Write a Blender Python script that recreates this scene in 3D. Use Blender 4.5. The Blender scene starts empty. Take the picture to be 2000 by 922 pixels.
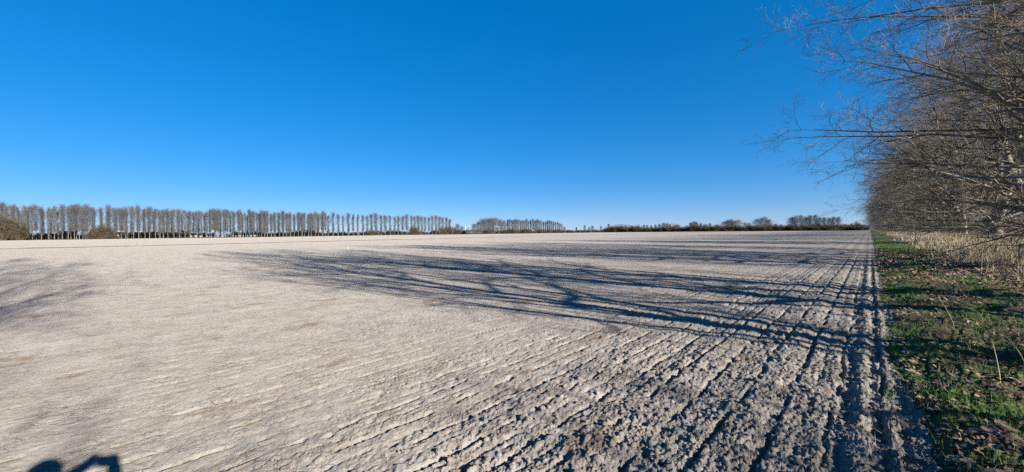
import bpy, math, random
import numpy as np
from mathutils import Matrix, Vector

# ------------------------------------------------------------------ camera, sky, sun, exposure
SC = bpy.context.scene
COL = SC.collection
A = math.radians(43.0)            # the camera looks 43 degrees to the left of the drill rows (+Y)
CAM_H = 1.60
EL = math.radians(21.6)           # sun low over the tree row on the right (+X)

cam_d = bpy.data.cameras.new('camera')
cam_d.sensor_width = 36.0
cam_d.lens = 13.5
cam_d.clip_start = 0.02
cam_d.clip_end = 20000
cam = bpy.data.objects.new('camera', cam_d)
cam.matrix_world = (Matrix.Translation((0, 0, CAM_H)) @ Matrix.Rotation(A, 4, 'Z')
                    @ Matrix.Rotation(math.radians(90 - 0.57), 4, 'X')
                    @ Matrix.Rotation(math.radians(-0.55), 4, 'Z'))
COL.objects.link(cam)
SC.camera = cam

world = bpy.data.worlds.new('World')
SC.world = world
world.use_nodes = True
wn, wl = world.node_tree.nodes, world.node_tree.links
wn.clear()
sky = wn.new('ShaderNodeTexSky')
sky.sky_type = 'NISHITA'
sky.sun_disc = False
sky.sun_elevation = EL
sky.sun_rotation = math.radians(90)
sky.altitude = 0
sky.air_density = 0.8
sky.dust_density = 0.0
sky.ozone_density = 10.0
hs = wn.new('ShaderNodeHueSaturation')
hs.inputs['Saturation'].default_value = 1.4
gm = wn.new('ShaderNodeGamma')
gm.inputs['Gamma'].default_value = 0.55
bg = wn.new('ShaderNodeBackground')
bg.inputs['Strength'].default_value = 0.097
wo = wn.new('ShaderNodeOutputWorld')
tint = wn.new('ShaderNodeMix')
tint.data_type = 'RGBA'
tint.blend_type = 'MULTIPLY'
tint.inputs[0].default_value = 1.0
tint.inputs[7].default_value = (1.0, 0.90, 1.0, 1)
wl.new(sky.outputs[0], tint.inputs[6])
wl.new(tint.outputs[2], gm.inputs[0])
wl.new(gm.outputs[0], hs.inputs['Color'])
wl.new(hs.outputs[0], bg.inputs[0])
wl.new(bg.outputs[0], wo.inputs[0])

sun_d = bpy.data.lights.new('sun', 'SUN')
sun_d.energy = 5.0
sun_d.angle = math.radians(0.5)
sun_d.color = (1.0, 0.93, 0.84)
sun = bpy.data.objects.new('sun', sun_d)
sun.rotation_euler = (0, math.pi / 2 - EL, 0)
sun.location = (30, 0, 20)
COL.objects.link(sun)

SC.view_settings.view_transform = 'Standard'
SC.view_settings.look = 'None'
SC.view_settings.exposure = 1.7
SC.view_settings.gamma = 1.0
SC.cycles.use_denoising = False
SC.cycles.max_bounces = 4
SC.cycles.diffuse_bounces = 2
SC.cycles.transparent_max_bounces = 4

# ------------------------------------------------------------------ helpers
rng = np.random.default_rng(7)
random.seed(7)
cA, sA = math.cos(A), math.sin(A)


def P(px, Z):
    """ground position seen in image column px (2000 px wide photograph) at depth Z"""
    X = (px - 1000) / 750.0 * Z
    return (X * cA - Z * sA, X * sA + Z * cA)


def P_e(px, e):
    """ground position on the line x = e seen in image column px"""
    k = (px - 1000) / 750.0
    Z = e / (k * cA - sA)
    return P(px, Z)


def P_t(px, t):
    k = (px - 1000) / 750.0
    Z = t / (k * sA + cA)
    return P(px, Z)


def tag(o, label=None, cat=None, group=None, kind=None):
    if label: o['label'] = label
    if cat: o['category'] = cat
    if group: o['group'] = group
    if kind: o['kind'] = kind
    return o


def mesh_np(name, v, quads=None, tris=None, mats=(), smooth=False, midx=None):
    me = bpy.data.meshes.new(name)
    v = np.ascontiguousarray(v, dtype=np.float32).reshape(-1, 3)
    nq = 0 if quads is None else len(quads)
    nt = 0 if tris is None else len(tris)
    loops = []
    if nq: loops.append(np.asarray(quads, dtype=np.int32).ravel())
    if nt: loops.append(np.asarray(tris, dtype=np.int32).ravel())
    loops = np.concatenate(loops)
    starts = np.concatenate([np.arange(nq) * 4, nq * 4 + np.arange(nt) * 3]).astype(np.int32)
    me.vertices.add(len(v)); me.vertices.foreach_set('co', v.ravel())
    me.loops.add(len(loops)); me.loops.foreach_set('vertex_index', loops)
    me.polygons.add(nq + nt); me.polygons.foreach_set('loop_start', starts)
    if smooth: me.polygons.foreach_set('use_smooth', np.ones(nq + nt, dtype=bool))
    for m in mats: me.materials.append(m)
    if midx is not None: me.polygons.foreach_set('material_index', np.asarray(midx, dtype=np.int32))
    me.update(calc_edges=True)
    return me


def obj(name, me, parent=None, loc=(0, 0, 0), rz=0.0, sc=(1, 1, 1)):
    o = bpy.data.objects.new(name, me)
    COL.objects.link(o)
    o.parent = parent
    o.location = loc
    o.rotation_euler = (0, 0, rz)
    o.scale = sc
    return o


# --- noise in numpy
_perm = np.random.default_rng(3).permutation(65536).astype(np.int64)


def _hash(ix, iy, s=0):
    return _perm[(_perm[(ix + 7919 * s) & 65535] + iy) & 65535]


def pnoise(x, y, s=0):
    ix, iy = np.floor(x).astype(np.int64), np.floor(y).astype(np.int64)
    fx, fy = x - ix, y - iy
    u, v = fx * fx * fx * (fx * (fx * 6 - 15) + 10), fy * fy * fy * (fy * (fy * 6 - 15) + 10)

    def g(dx, dy):
        a = _hash(ix + dx, iy + dy, s) * (2 * math.pi / 65536)
        return np.cos(a) * (fx - dx) + np.sin(a) * (fy - dy)
    n0 = g(0, 0) * (1 - u) + g(1, 0) * u
    n1 = g(0, 1) * (1 - u) + g(1, 1) * u
    return (n0 * (1 - v) + n1 * v) * 1.5


def worley(x, y, s=0):
    """F1, F2-F1 and a random value of the nearest cell"""
    ix, iy = np.floor(x).astype(np.int64), np.floor(y).astype(np.int64)
    f1 = np.full(x.shape, 9.0); f2 = np.full(x.shape, 9.0); cid = np.zeros(x.shape)
    for dx in (-1, 0, 1):
        for dy in (-1, 0, 1):
            h = _hash(ix + dx, iy + dy, s)
            px = ix + dx + (h & 255) / 255.0
            py = iy + dy + (h >> 8) / 255.0
            d = np.hypot(x - px, y - py)
            near = d < f1
            f2 = np.where(near, f1, np.minimum(f2, d))
            cid = np.where(near, _hash(ix + dx, iy + dy, s + 5) / 65536.0, cid)
            f1 = np.where(near, d, f1)
    return f1, f2 - f1, cid


def sstep(a, b, x):
    t = np.clip((x - a) / (b - a), 0, 1)
    return t * t * (3 - 2 * t)


# --- branch tubes
def tubes(Pts, R, S):
    N, K, _ = Pts.shape
    T = np.empty_like(Pts)
    T[:, 1:-1] = Pts[:, 2:] - Pts[:, :-2]
    T[:, 0] = Pts[:, 1] - Pts[:, 0]
    T[:, -1] = Pts[:, -1] - Pts[:, -2]
    T /= np.linalg.norm(T, axis=2, keepdims=True) + 1e-9
    m = np.abs(T.mean(1))
    ref = np.eye(3)[np.argmin(m, axis=1)][:, None, :]
    U = np.cross(T, ref); U /= np.linalg.norm(U, axis=2, keepdims=True) + 1e-9
    V = np.cross(T, U)
    a = np.arange(S) * 2 * math.pi / S
    c, s = np.cos(a)[None, None, :, None], np.sin(a)[None, None, :, None]
    v = Pts[:, :, None, :] + R[:, :, None, None] * (U[:, :, None, :] * c + V[:, :, None, :] * s)
    base = (np.arange(N) * K * S)[:, None, None]
    k = (np.arange(K - 1) * S)[None, :, None]
    j = np.arange(S)[None, None, :]
    j2 = (j + 1) % S
    q = np.stack([base + k + j, base + k + j2, base + k + S + j2, base + k + S + j], axis=-1).reshape(-1, 4)
    return v.reshape(-1, 3), q


def join(parts):
    vs, qs, n = [], [], 0
    for v, q in parts:
        vs.append(v); qs.append(q + n); n += len(v)
    return np.concatenate(vs), np.concatenate(qs)


def children(r, Pp, Rp, n, u0, u1, ang, angv, length, lenv, K, wander, trop, rfac, tip=0.35, rmin=0.0):
    """n child branches on every parent polyline; ang and length may be functions of u"""
    N, Kp, _ = Pp.shape
    u = u0 + (u1 - u0) * (np.arange(n)[None, :] + r.random((N, n))) / n
    f = u * (Kp - 1)
    i = np.clip(f.astype(int), 0, Kp - 2)
    w = (f - i)[..., None]
    ar = np.arange(N)[:, None]
    p0 = Pp[ar, i] * (1 - w) + Pp[ar, i + 1] * w
    rp = Rp[ar, i] * (1 - w[..., 0]) + Rp[ar, i + 1] * w[..., 0]
    t = Pp[ar, i + 1] - Pp[ar, i]
    t /= np.linalg.norm(t, axis=2, keepdims=True) + 1e-9
    ref = np.where(np.abs(t[..., 2:3]) < 0.85, np.array([0., 0, 1]), np.array([1., 0, 0]))
    a1 = np.cross(t, ref); a1 /= np.linalg.norm(a1, axis=2, keepdims=True)
    a2 = np.cross(t, a1)
    phi = (np.arange(n) * 2.39996)[None, :] + r.random((N, 1)) * 6.28 + r.normal(0, .5, (N, n))
    an = (ang(u) if callable(ang) else ang) + r.normal(0, angv, (N, n))
    d = np.cos(an)[..., None] * t + np.sin(an)[..., None] * (np.cos(phi)[..., None] * a1 + np.sin(phi)[..., None] * a2)
    L = (length(u) if callable(length) else length) * (1 + r.uniform(-lenv, lenv, (N, n)))
    M = N * n
    d = d.reshape(M, 3); L = L.reshape(M); p = p0.reshape(M, 3)
    out = np.empty((M, K, 3)); out[:, 0] = p
    for k in range(1, K):
        d = d + r.normal(0, wander, (M, 3)) + np.array([0, 0, trop])
        d /= np.linalg.norm(d, axis=1, keepdims=True)
        p = p + d * (L / (K - 1))[:, None]
        out[:, k] = p
    rb = np.maximum(rp.reshape(M) * rfac, rmin)
    tt = np.linspace(0, 1, K)[None, :]
    R = rb[:, None] * (1 - (1 - tip) * tt)
    return out, R, u.reshape(M)


def trunk_line(r, H, r0, K, lean=0.02, tip=0.06):
    z = np.linspace(0, 1, K)
    p = np.zeros((1, K, 3))
    p[0, :, 2] = z * H
    w = np.cumsum(r.normal(0, lean, (K, 2)), axis=0) * H / K
    p[0, :, :2] = w - w[0]
    R = r0 * (1 - (1 - tip) * z ** 0.85)
    R[0] *= 1.45
    if K > 6: R[1] *= 1.08
    p[0, 0, 2] = -0.3
    return p, R[None, :]


# ------------------------------------------------------------------ materials
def nmat(name, rough=0.9):
    m = bpy.data.materials.new(name)
    m.use_nodes = True
    nt = m.node_tree
    b = nt.nodes['Principled BSDF']
    b.inputs['Roughness'].default_value = rough
    b.inputs['Specular IOR Level'].default_value = 0.2
    return m, nt, b


def ramp(nt, fac, stops):
    n = nt.nodes.new('ShaderNodeValToRGB')
    el = n.color_ramp.elements
    while len(el) < len(stops): el.new(0.5)
    for e, (p, c) in zip(el, stops):
        e.position = p; e.color = (*c, 1)
    nt.links.new(fac, n.inputs[0])
    return n.outputs[0]


def noise_tex(nt, vec, scale, detail=4, rough=0.55, mapping=None):
    n = nt.nodes.new('ShaderNodeTexNoise')
    n.inputs['Scale'].default_value = scale
    n.inputs['Detail'].default_value = detail
    n.inputs['Roughness'].default_value = rough
    if mapping:
        mp = nt.nodes.new('ShaderNodeMapping')
        mp.inputs['Scale'].default_value = mapping
        nt.links.new(vec, mp.inputs[0]); vec = mp.outputs[0]
    nt.links.new(vec, n.inputs['Vector'])
    return n.outputs[0]


def mix(nt, fac, a, b, mode='MIX'):
    n = nt.nodes.new('ShaderNodeMix')
    n.data_type = 'RGBA'; n.blend_type = mode
    if isinstance(fac, (int, float)): n.inputs[0].default_value = fac
    else: nt.links.new(fac, n.inputs[0])
    for s, v in ((6, a), (7, b)):
        if isinstance(v, tuple): n.inputs[s].default_value = (*v, 1)
        else: nt.links.new(v, n.inputs[s])
    return n.outputs[2]


def geo_pos(nt):
    return nt.nodes.new('ShaderNodeNewGeometry').outputs['Position']


ALB = 0.62


def dim(c, k=None):
    return tuple(v * (ALB if k is None else k) for v in c)


def simple(name, c0, c1, scale, rough=0.9, mapping=None, detail=4, k=None):
    m, nt, b = nmat(name, rough)
    tc = nt.nodes.new('ShaderNodeTexCoord')
    f = noise_tex(nt, tc.outputs['Object'], scale, detail, mapping=mapping)
    nt.links.new(ramp(nt, f, [(0.35, dim(c0, k)), (0.65, dim(c1, k))]), b.inputs['Base Color'])
    return m


def m_soil():
    m, nt, b = nmat('dry_soil', 0.95)
    b.inputs['Specular IOR Level'].default_value = 0.1
    b.inputs['Diffuse Roughness'].default_value = 0.55
    g = geo_pos(nt)
    crust = ramp(nt, noise_tex(nt, g, 1.3, 7, 0.7, (1, 0.75, 1)),
                 [(0.25, (0.188, 0.169, 0.147)), (0.5, (0.236, 0.216, 0.191)), (0.75, (0.268, 0.247, 0.222))])
    fine = ramp(nt, noise_tex(nt, g, 22, 5, 0.7), [(0.3, (0.68, 0.66, 0.63)), (0.48, (0.97, 0.97, 0.97)), (0.7, (1.1, 1.1, 1.1))])
    c = mix(nt, 1.0, crust, fine, 'MULTIPLY')
    damp = ramp(nt, noise_tex(nt, g, 0.95, 5, 0.62, (1.5, 0.7, 1)), [(0.60, (0, 0, 0)), (0.68, (1, 1, 1))])
    mul = nt.nodes.new('ShaderNodeMath'); mul.operation = 'MULTIPLY'
    mul.inputs[1].default_value = 0.75
    nt.links.new(damp, mul.inputs[0])
    c = mix(nt, mul.outputs[0], c, (0.125, 0.09, 0.062))
    # browner freshly turned crumbs where the crust is broken
    br = ramp(nt, noise_tex(nt, g, 4.2, 6, 0.72, (1, 0.9, 1)), [(0.49, (0, 0, 0)), (0.62, (1, 1, 1))])
    m2 = nt.nodes.new('ShaderNodeMath'); m2.operation = 'MULTIPLY'; m2.inputs[1].default_value = 0.42
    nt.links.new(br, m2.inputs[0])
    c = mix(nt, m2.outputs[0], c, (0.135, 0.104, 0.076))
    nt.links.new(c, b.inputs['Base Color'])
    bp = nt.nodes.new('ShaderNodeBump'); bp.inputs['Strength'].default_value = 1.0
    bp.inputs['Distance'].default_value = 0.022
    nt.links.new(noise_tex(nt, g, 34, 6, 0.72, (1, 0.7, 1)), bp.inputs['Height'])
    b2 = nt.nodes.new('ShaderNodeBump'); b2.inputs['Strength'].default_value = 0.6
    b2.inputs['Distance'].default_value = 0.05
    nt.links.new(noise_tex(nt, g, 9, 6, 0.75, (1, 0.85, 1)), b2.inputs['Height'])
    nt.links.new(bp.outputs[0], b2.inputs['Normal'])
    # broken drying cracks, longer along the rows
    mp = nt.nodes.new('ShaderNodeMapping'); mp.inputs['Scale'].default_value = (1.0, 0.5, 1.0)
    wp = nt.nodes.new('ShaderNodeVectorMath'); wp.operation = 'MULTIPLY_ADD'
    nz = nt.nodes.new('ShaderNodeTexNoise'); nz.inputs['Scale'].default_value = 9; nz.inputs['Detail'].default_value = 3
    nt.links.new(g, nz.inputs['Vector'])
    nt.links.new(nz.outputs['Color'], wp.inputs[0]); wp.inputs[1].default_value = (0.12, 0.12, 0); nt.links.new(g, wp.inputs[2])
    nt.links.new(wp.outputs[0], mp.inputs[0])
    vo = nt.nodes.new('ShaderNodeTexVoronoi'); vo.feature = 'DISTANCE_TO_EDGE'; vo.inputs['Scale'].default_value = 11
    nt.links.new(mp.outputs[0], vo.inputs['Vector'])
    cr = ramp(nt, vo.outputs['Distance'], [(0.0, (0, 0, 0)), (0.07, (1, 1, 1))])
    msk = ramp(nt, noise_tex(nt, g, 2.2, 4, 0.6), [(0.45, (1, 1, 1)), (0.6, (0, 0, 0))])
    mx = mix(nt, msk, cr, (1.0, 1.0, 1.0))
    b3 = nt.nodes.new('ShaderNodeBump'); b3.inputs['Strength'].default_value = 1.0; b3.inputs['Distance'].default_value = 0.012
    nt.links.new(mx, b3.inputs['Height']); nt.links.new(b2.outputs[0], b3.inputs['Normal'])
    nt.links.new(b3.outputs[0], b.inputs['Normal'])
    return m


def m_verge():
    m, nt, b = nmat('verge_earth', 0.95)
    g = geo_pos(nt)
    earth = ramp(nt, noise_tex(nt, g, 9, 6, 0.7), [(0.3, (0.031, 0.022, 0.015)), (0.55, (0.074, 0.053, 0.037)), (0.75, (0.124, 0.093, 0.068))])
    green = ramp(nt, noise_tex(nt, g, 14, 4, 0.6), [(0.3, (0.022, 0.046, 0.009)), (0.7, (0.062, 0.118, 0.022))])
    fac = ramp(nt, noise_tex(nt, g, 1.1, 5, 0.6), [(0.44, (0, 0, 0)), (0.56, (1, 1, 1))])
    sx = nt.nodes.new('ShaderNodeSeparateXYZ'); nt.links.new(g, sx.inputs[0])
    mr = nt.nodes.new('ShaderNodeMapRange')
    mr.inputs[1].default_value = 2.2; mr.inputs[2].default_value = 4.2
    nt.links.new(sx.outputs[0], mr.inputs[0])
    straw = ramp(nt, noise_tex(nt, g, 6, 5, 0.65), [(0.3, (0.099, 0.074, 0.043)), (0.7, (0.223, 0.180, 0.112))])
    c = mix(nt, fac, earth, green)
    c = mix(nt, mr.outputs[0], c, straw)
    nt.links.new(c, b.inputs['Base Color'])
    bp = nt.nodes.new('ShaderNodeBump'); bp.inputs['Strength'].default_value = 0.9
    bp.inputs['Distance'].default_value = 0.06
    nt.links.new(noise_tex(nt, g, 12, 5, 0.7), bp.inputs['Height'])
    nt.links.new(bp.outputs[0], b.inputs['Normal'])
    return m


M_SOIL = m_soil()
M_VERGE = m_verge()
M_MEADOW = simple('meadow_grass', (0.22, 0.18, 0.10), (0.34, 0.28, 0.17), 0.6)
M_TRAM = simple('moist_soil', (0.13, 0.10, 0.075), (0.26, 0.21, 0.17), 1.5)
M_BARK = simple('lichen_bark', (0.13, 0.115, 0.085), (0.42, 0.41, 0.30), 3.5, 0.9, (1, 1, 0.35), 6)
M_BRANCH = simple('branch_bark', (0.12, 0.102, 0.075), (0.42, 0.39, 0.28), 2.0, 0.85)
M_TWIG = simple('twig_bark', (0.14, 0.112, 0.088), (0.36, 0.305, 0.23), 1.2, 0.8)
M_SHRUB = simple('shrub_twigs', (0.10, 0.07, 0.05), (0.26, 0.20, 0.135), 1.1, 0.85)
M_POPB = simple('poplar_bark', (0.12, 0.115, 0.10), (0.26, 0.25, 0.22), 0.8, 0.9)
M_POPT = simple('poplar_twigs', (0.105, 0.10, 0.098), (0.185, 0.178, 0.17), 0.5, 0.9)
M_HEDGE = simple('hedge_twigs', (0.05, 0.04, 0.028), (0.11, 0.09, 0.055), 0.4, 0.9)
M_BROWN = simple('copse_twigs', (0.075, 0.06, 0.04), (0.17, 0.135, 0.085), 0.4, 0.9)
M_GRASS = simple('green_grass', (0.045, 0.10, 0.018), (0.12, 0.22, 0.04), 1.5, 0.6)
M_DRY = simple('dry_grass', (0.30, 0.24, 0.14), (0.52, 0.44, 0.29), 1.7, 0.7, k=0.95)
M_LEAF = simple('dead_leaf', (0.10, 0.062, 0.046), (0.42, 0.29, 0.22), 9.0, 0.55)
M_WHITE = simple('white_paint', (0.66, 0.66, 0.65), (0.78, 0.78, 0.77), 0.7, 0.6, k=0.62)
M_BRICK = simple('brown_wall', (0.15, 0.11, 0.085), (0.22, 0.17, 0.135), 0.7)
M_CREAM = simple('cream_wall', (0.50, 0.42, 0.26), (0.58, 0.5, 0.33), 0.7)
M_DARKROOF = simple('dark_roof', (0.035, 0.037, 0.042), (0.07, 0.07, 0.075), 0.5, 0.6)
M_STEEL = simple('galvanised_steel', (0.35, 0.36, 0.37), (0.5, 0.5, 0.5), 0.6, 0.5)
M_CONC = simple('weathered_concrete', (0.10, 0.10, 0.10), (0.2, 0.2, 0.19), 0.5)
M_WOOD = simple('tarred_wood', (0.04, 0.03, 0.025), (0.09, 0.07, 0.055), 2)
M_GLASS, _nt, _b = nmat('window_glass', 0.08)
_b.inputs['Base Color'].default_value = (0.03, 0.04, 0.05, 1); _b.inputs['Specular IOR Level'].default_value = 0.6


# ------------------------------------------------------------------ the ground
EDGE = 0.24          # where ploughed soil meets the grass verge


def edge_x(y):
    return EDGE + 0.05 * pnoise(y * 0, y / 0.35, 3) + 0.13 * pnoise(y * 0 + 0.3, y / 2.7, 36)


def relief(x, y, cell):
    """height of the ground; relief finer than the mesh fades out with distance"""
    def vis(lam): return sstep(1.6, 3.2, lam / cell)
    h = 0.10 * pnoise(x / 34, y / 60, 1) * sstep(5, 30, np.hypot(x, y)) + 0.015 * pnoise(x / 2.3, y / 4.0, 2)
    soil = 1 - sstep(-0.10, 0.12, x - edge_x(y))
    # rough cloddy ground next to the verge, flatter silted crust further into the field
    rough = 0.13 + 0.87 * sstep(-5.0, -0.7, x + 0.6 * pnoise(x / 3, y / 3, 4))
    warp = 0.022 * pnoise(x / 0.5, y / 1.3, 5) + 0.016 * pnoise(x / 0.12, y / 0.25, 6)
    ph = (x + warp) / 0.165
    fr = ph - np.floor(ph)
    row = np.floor(ph).astype(np.int64)
    rs = 0.15 + 0.85 * (_hash(row + 500, row * 0, 3) / 65536.0)
    rs = np.where(row % 2 == 0, np.maximum(rs, 0.75), rs * 0.45)
    gw = 0.07 + 0.05 * rough
    groove = np.exp(-((fr - 0.5) / gw) ** 2)
    gap = sstep(-0.12 - 0.25 * rough, 0.16 - 0.16 * rough, pnoise(x / 0.2, y / 0.33, 7) + 0.5 * pnoise(x / 1.1, y / 1.6, 27))
    d = -0.062 * groove * rs * gap * vis(0.12) * (0.50 + 0.50 * rough)
    d += 0.012 * np.cos(2 * math.pi * (x + warp) / 0.76) * vis(0.5) * rough
    # crumbs and clods, sharper than round
    wx, wy = x + 0.03 * pnoise(x / 0.05, y / 0.06, 8), y + 0.03 * pnoise(x / 0.05, y / 0.06, 9)
    f1, e1, c1 = worley(wx / 0.075, wy / 0.10, 11)
    d += 0.016 * rough * sstep(0.0, 0.2, e1) * (c1 - 0.5) * sstep(-.3, .4, pnoise(x / .5, y / .6, 29)) * vis(0.09)
    f2, e2, c2 = worley(wx / 0.030, wy / 0.038, 12)
    d += (0.010 * rough + 0.002) * sstep(0.0, 0.18, e2) * (c2 - 0.4) * vis(0.036)
    d += 0.010 * rough * pnoise(x / 0.16, y / 0.22, 13) * vis(0.16)
    d += (0.008 * rough + .004) * pnoise(x / 0.036, y / 0.046, 14) * vis(0.04)
    d += (0.010 * rough + .0035) * pnoise(x / 0.019, y / 0.023, 17) * vis(0.022)
    f4, e4, c4 = worley(x / 0.17, y / 0.26, 33)
    d += -0.035 * (0.25 + rough) * np.clip(1 - f4 / 0.20, 0, 1) ** 0.7 * (c4 > 0.62) * vis(0.06)
    # flaking crust with little stepped cracks
    f3, e3, c3 = worley((x + warp) / 0.085 + 0.25 * pnoise(x / .06, y / .07, 18), y / 0.20 + 0.25 * pnoise(x / .06, y / .07, 19), 15)
    d += -0.016 * (1 - sstep(0.0, 0.10, e3)) * vis(0.07) * sstep(-.25, .25, pnoise(x / .8, y / .9, 16)) * (0.5 + 0.5 * rough) + 0.006 * (c3 - .5) * vis(0.1)
    # wheel ruts along the edge of the field
    for cx, w, dep in ((-0.17, 0.06, 0.065), (0.035, 0.055, 0.08), (0.19, 0.04, 0.04), (-0.62, 0.06, 0.035)):
        wob = cx + 0.03 * pnoise(x * 0, y / 1.4, 20 + int(cx * 10)) + 0.02 * pnoise(x / .1, y / 0.25, 21)
        d += -dep * np.exp(-((x - wob) / w) ** 2) * vis(0.12) * (0.6 + 0.55 * pnoise(x / .3, y / 0.45, 22))
    d += 0.022 * np.exp(-((x - 0.1) / 0.22) ** 2) * np.sign(np.sin(y * 2 * math.pi / 0.16 + 2 * pnoise(x / .2, y / .3, 31))) * 0.5 * vis(0.14) * (y < 9)
    g = 0.06 * sstep(EDGE, EDGE + 0.5, x) + 0.05 * pnoise(x / 0.9, y / 0.9, 23) * vis(.8) + 0.03 * pnoise(x / 0.2, y / 0.2, 24) * vis(.2) + 0.022 * pnoise(x / 0.06, y / 0.06, 25) * vis(.06) + 0.014 * pnoise(x / 0.025, y / 0.025, 26) * vis(.03)
    g += 0.25 * sstep(3.5, 8.5, x)
    return h + d * soil + g * (1 - soil)


def ground_at(x, y):
    x = np.atleast_1d(np.asarray(x, float)); y = np.atleast_1d(np.asarray(y, float))
    return relief(x, y, np.maximum(0.012, 0.004 * np.hypot(x, y)))


def build_ground():
    c = math.pi / 2 + A                           # view direction, measured from +X
    half = math.radians(62)
    ND = 1300
    dense = c + np.linspace(-1, 1, ND) * half
    dense = c + np.arctan(np.linspace(-math.tan(half), math.tan(half), ND) * 0.6 + 0.4 * np.tan(dense - c))
    half_l = dense[0], dense[-1]
    rest = np.linspace(dense[-1], dense[0] + 2 * math.pi, 90)[1:-1]
    th = np.concatenate([dense, rest])
    r = [0.25, 0.7, 1.2]
    while r[-1] < 62: r.append(r[-1] * (1.02 if r[-1] < 2.2 else 1.0056 if r[-1] < 6 else 1.0085 if r[-1] < 18 else 1.0125))
    while r[-1] < 9000: r.append(r[-1] * 1.07)
    r = np.array(r)
    TH, RR = np.meshgrid(th, r)
    x, y = RR * np.cos(TH), RR * np.sin(TH)
    dth = np.abs(np.gradient(np.unwrap(th)))[None, :] * RR
    dr = np.gradient(r)[:, None] + 0 * RR
    cell = np.maximum(np.abs(np.sin(TH)) * dth, np.abs(np.cos(TH)) * dr * 0.8) + 0.002
    z = relief(x, y, cell)
    z = np.where(RR > 600, 0.0, z)
    nr, nth = RR.shape
    v = np.stack([x, y, z], -1).reshape(-1, 3)
    i = np.arange(nr - 1)[:, None] * nth
    j = np.arange(nth)[None, :]; j2 = (j + 1) % nth
    q = np.stack([i + j, i + j2, i + nth + j2, i + nth + j], -1).reshape(-1, 4)
    q = q[:, ::-1]
    # innermost disc
    v = np.concatenate([v, [[0, 0, float(ground_at(0, 0)[0])]]])
    tri = np.stack([np.full(nth, len(v) - 1), np.arange(nth), (np.arange(nth) + 1) % nth], -1)
    cx = v[q][:, :, 0].mean(1); cy = v[q][:, :, 1].mean(1)
    isv = cx > edge_x(cy)
    for name, msk, mat, tr in (('field', ~isv, M_SOIL, tri), ('grass_verge', isv, M_VERGE, None)):
        qq = q[msk]
        allv = qq.ravel() if tr is None else np.concatenate([qq.ravel(), tr.ravel()])
        used, inv = np.unique(allv, return_inverse=True)
        me = mesh_np(name, v[used], inv[:qq.size].reshape(-1, 4), None if tr is None else inv[qq.size:].reshape(-1, 3), (mat,), smooth=True)
        tag(obj(name, me), kind='structure')


build_ground()


def strip(name, pts_l, pts_r, z, mat, kind='structure'):
    n = len(pts_l)
    v = [(p[0], p[1], z) for p in pts_l] + [(p[0], p[1], z) for p in pts_r]
    q = [(i, n + i, n + i + 1, i + 1) for i in range(n - 1)]
    return tag(obj(name, mesh_np(name, v, q, None, (mat,))), kind=kind)


# pale meadow beyond the far sides of the field, the moist wheel line across the field
ys = np.linspace(-420, 545, 90)
wv = 1.2 * pnoise(ys / 14, ys * 0, 41)
strip('meadow', [(-3000, yy) for yy in ys], [(-293 + w, yy) for yy, w in zip(ys, wv)], 0.16, M_MEADOW)
xs = np.linspace(-292, 4, 60)
strip('far_meadow', [(x_, 1800) for x_ in xs], [(x_, 522 + 1.5 * w) for x_, w in zip(xs, 1.5 * pnoise(xs / 11, xs * 0, 42))], 0.17, M_MEADOW)
ys = np.linspace(-60, 500, 420)
w1 = -87 + 0.9 * pnoise(ys / 25, ys * 0, 43) + 0.25 * pnoise(ys / 3.0, ys * 0, 44)
wd = 0.4 + 0.5 * np.clip(pnoise(ys / 6.0, ys * 0 + 3.3, 45) + 0.45, 0.05, 1)
hh = relief(w1, ys, np.full(ys.shape, .6)) + 0.03
tv = np.concatenate([np.stack([w1 - wd, ys, hh - 0.05], 1), np.stack([w1, ys, hh + 0.05 + .05 * pnoise(ys / 1.2, ys * 0, 46)], 1), np.stack([w1 + wd, ys, hh - 0.05], 1)])
n = len(ys)
ti = np.arange(n - 1)
tq = np.concatenate([np.stack([ti, n + ti, n + ti + 1, ti + 1], 1), np.stack([n + ti, 2 * n + ti, 2 * n + ti + 1, n + ti + 1], 1)])
tag(obj('wheel_track', mesh_np('wheel_track', tv, tq, None, (M_TRAM,))), kind='structure')


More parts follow.
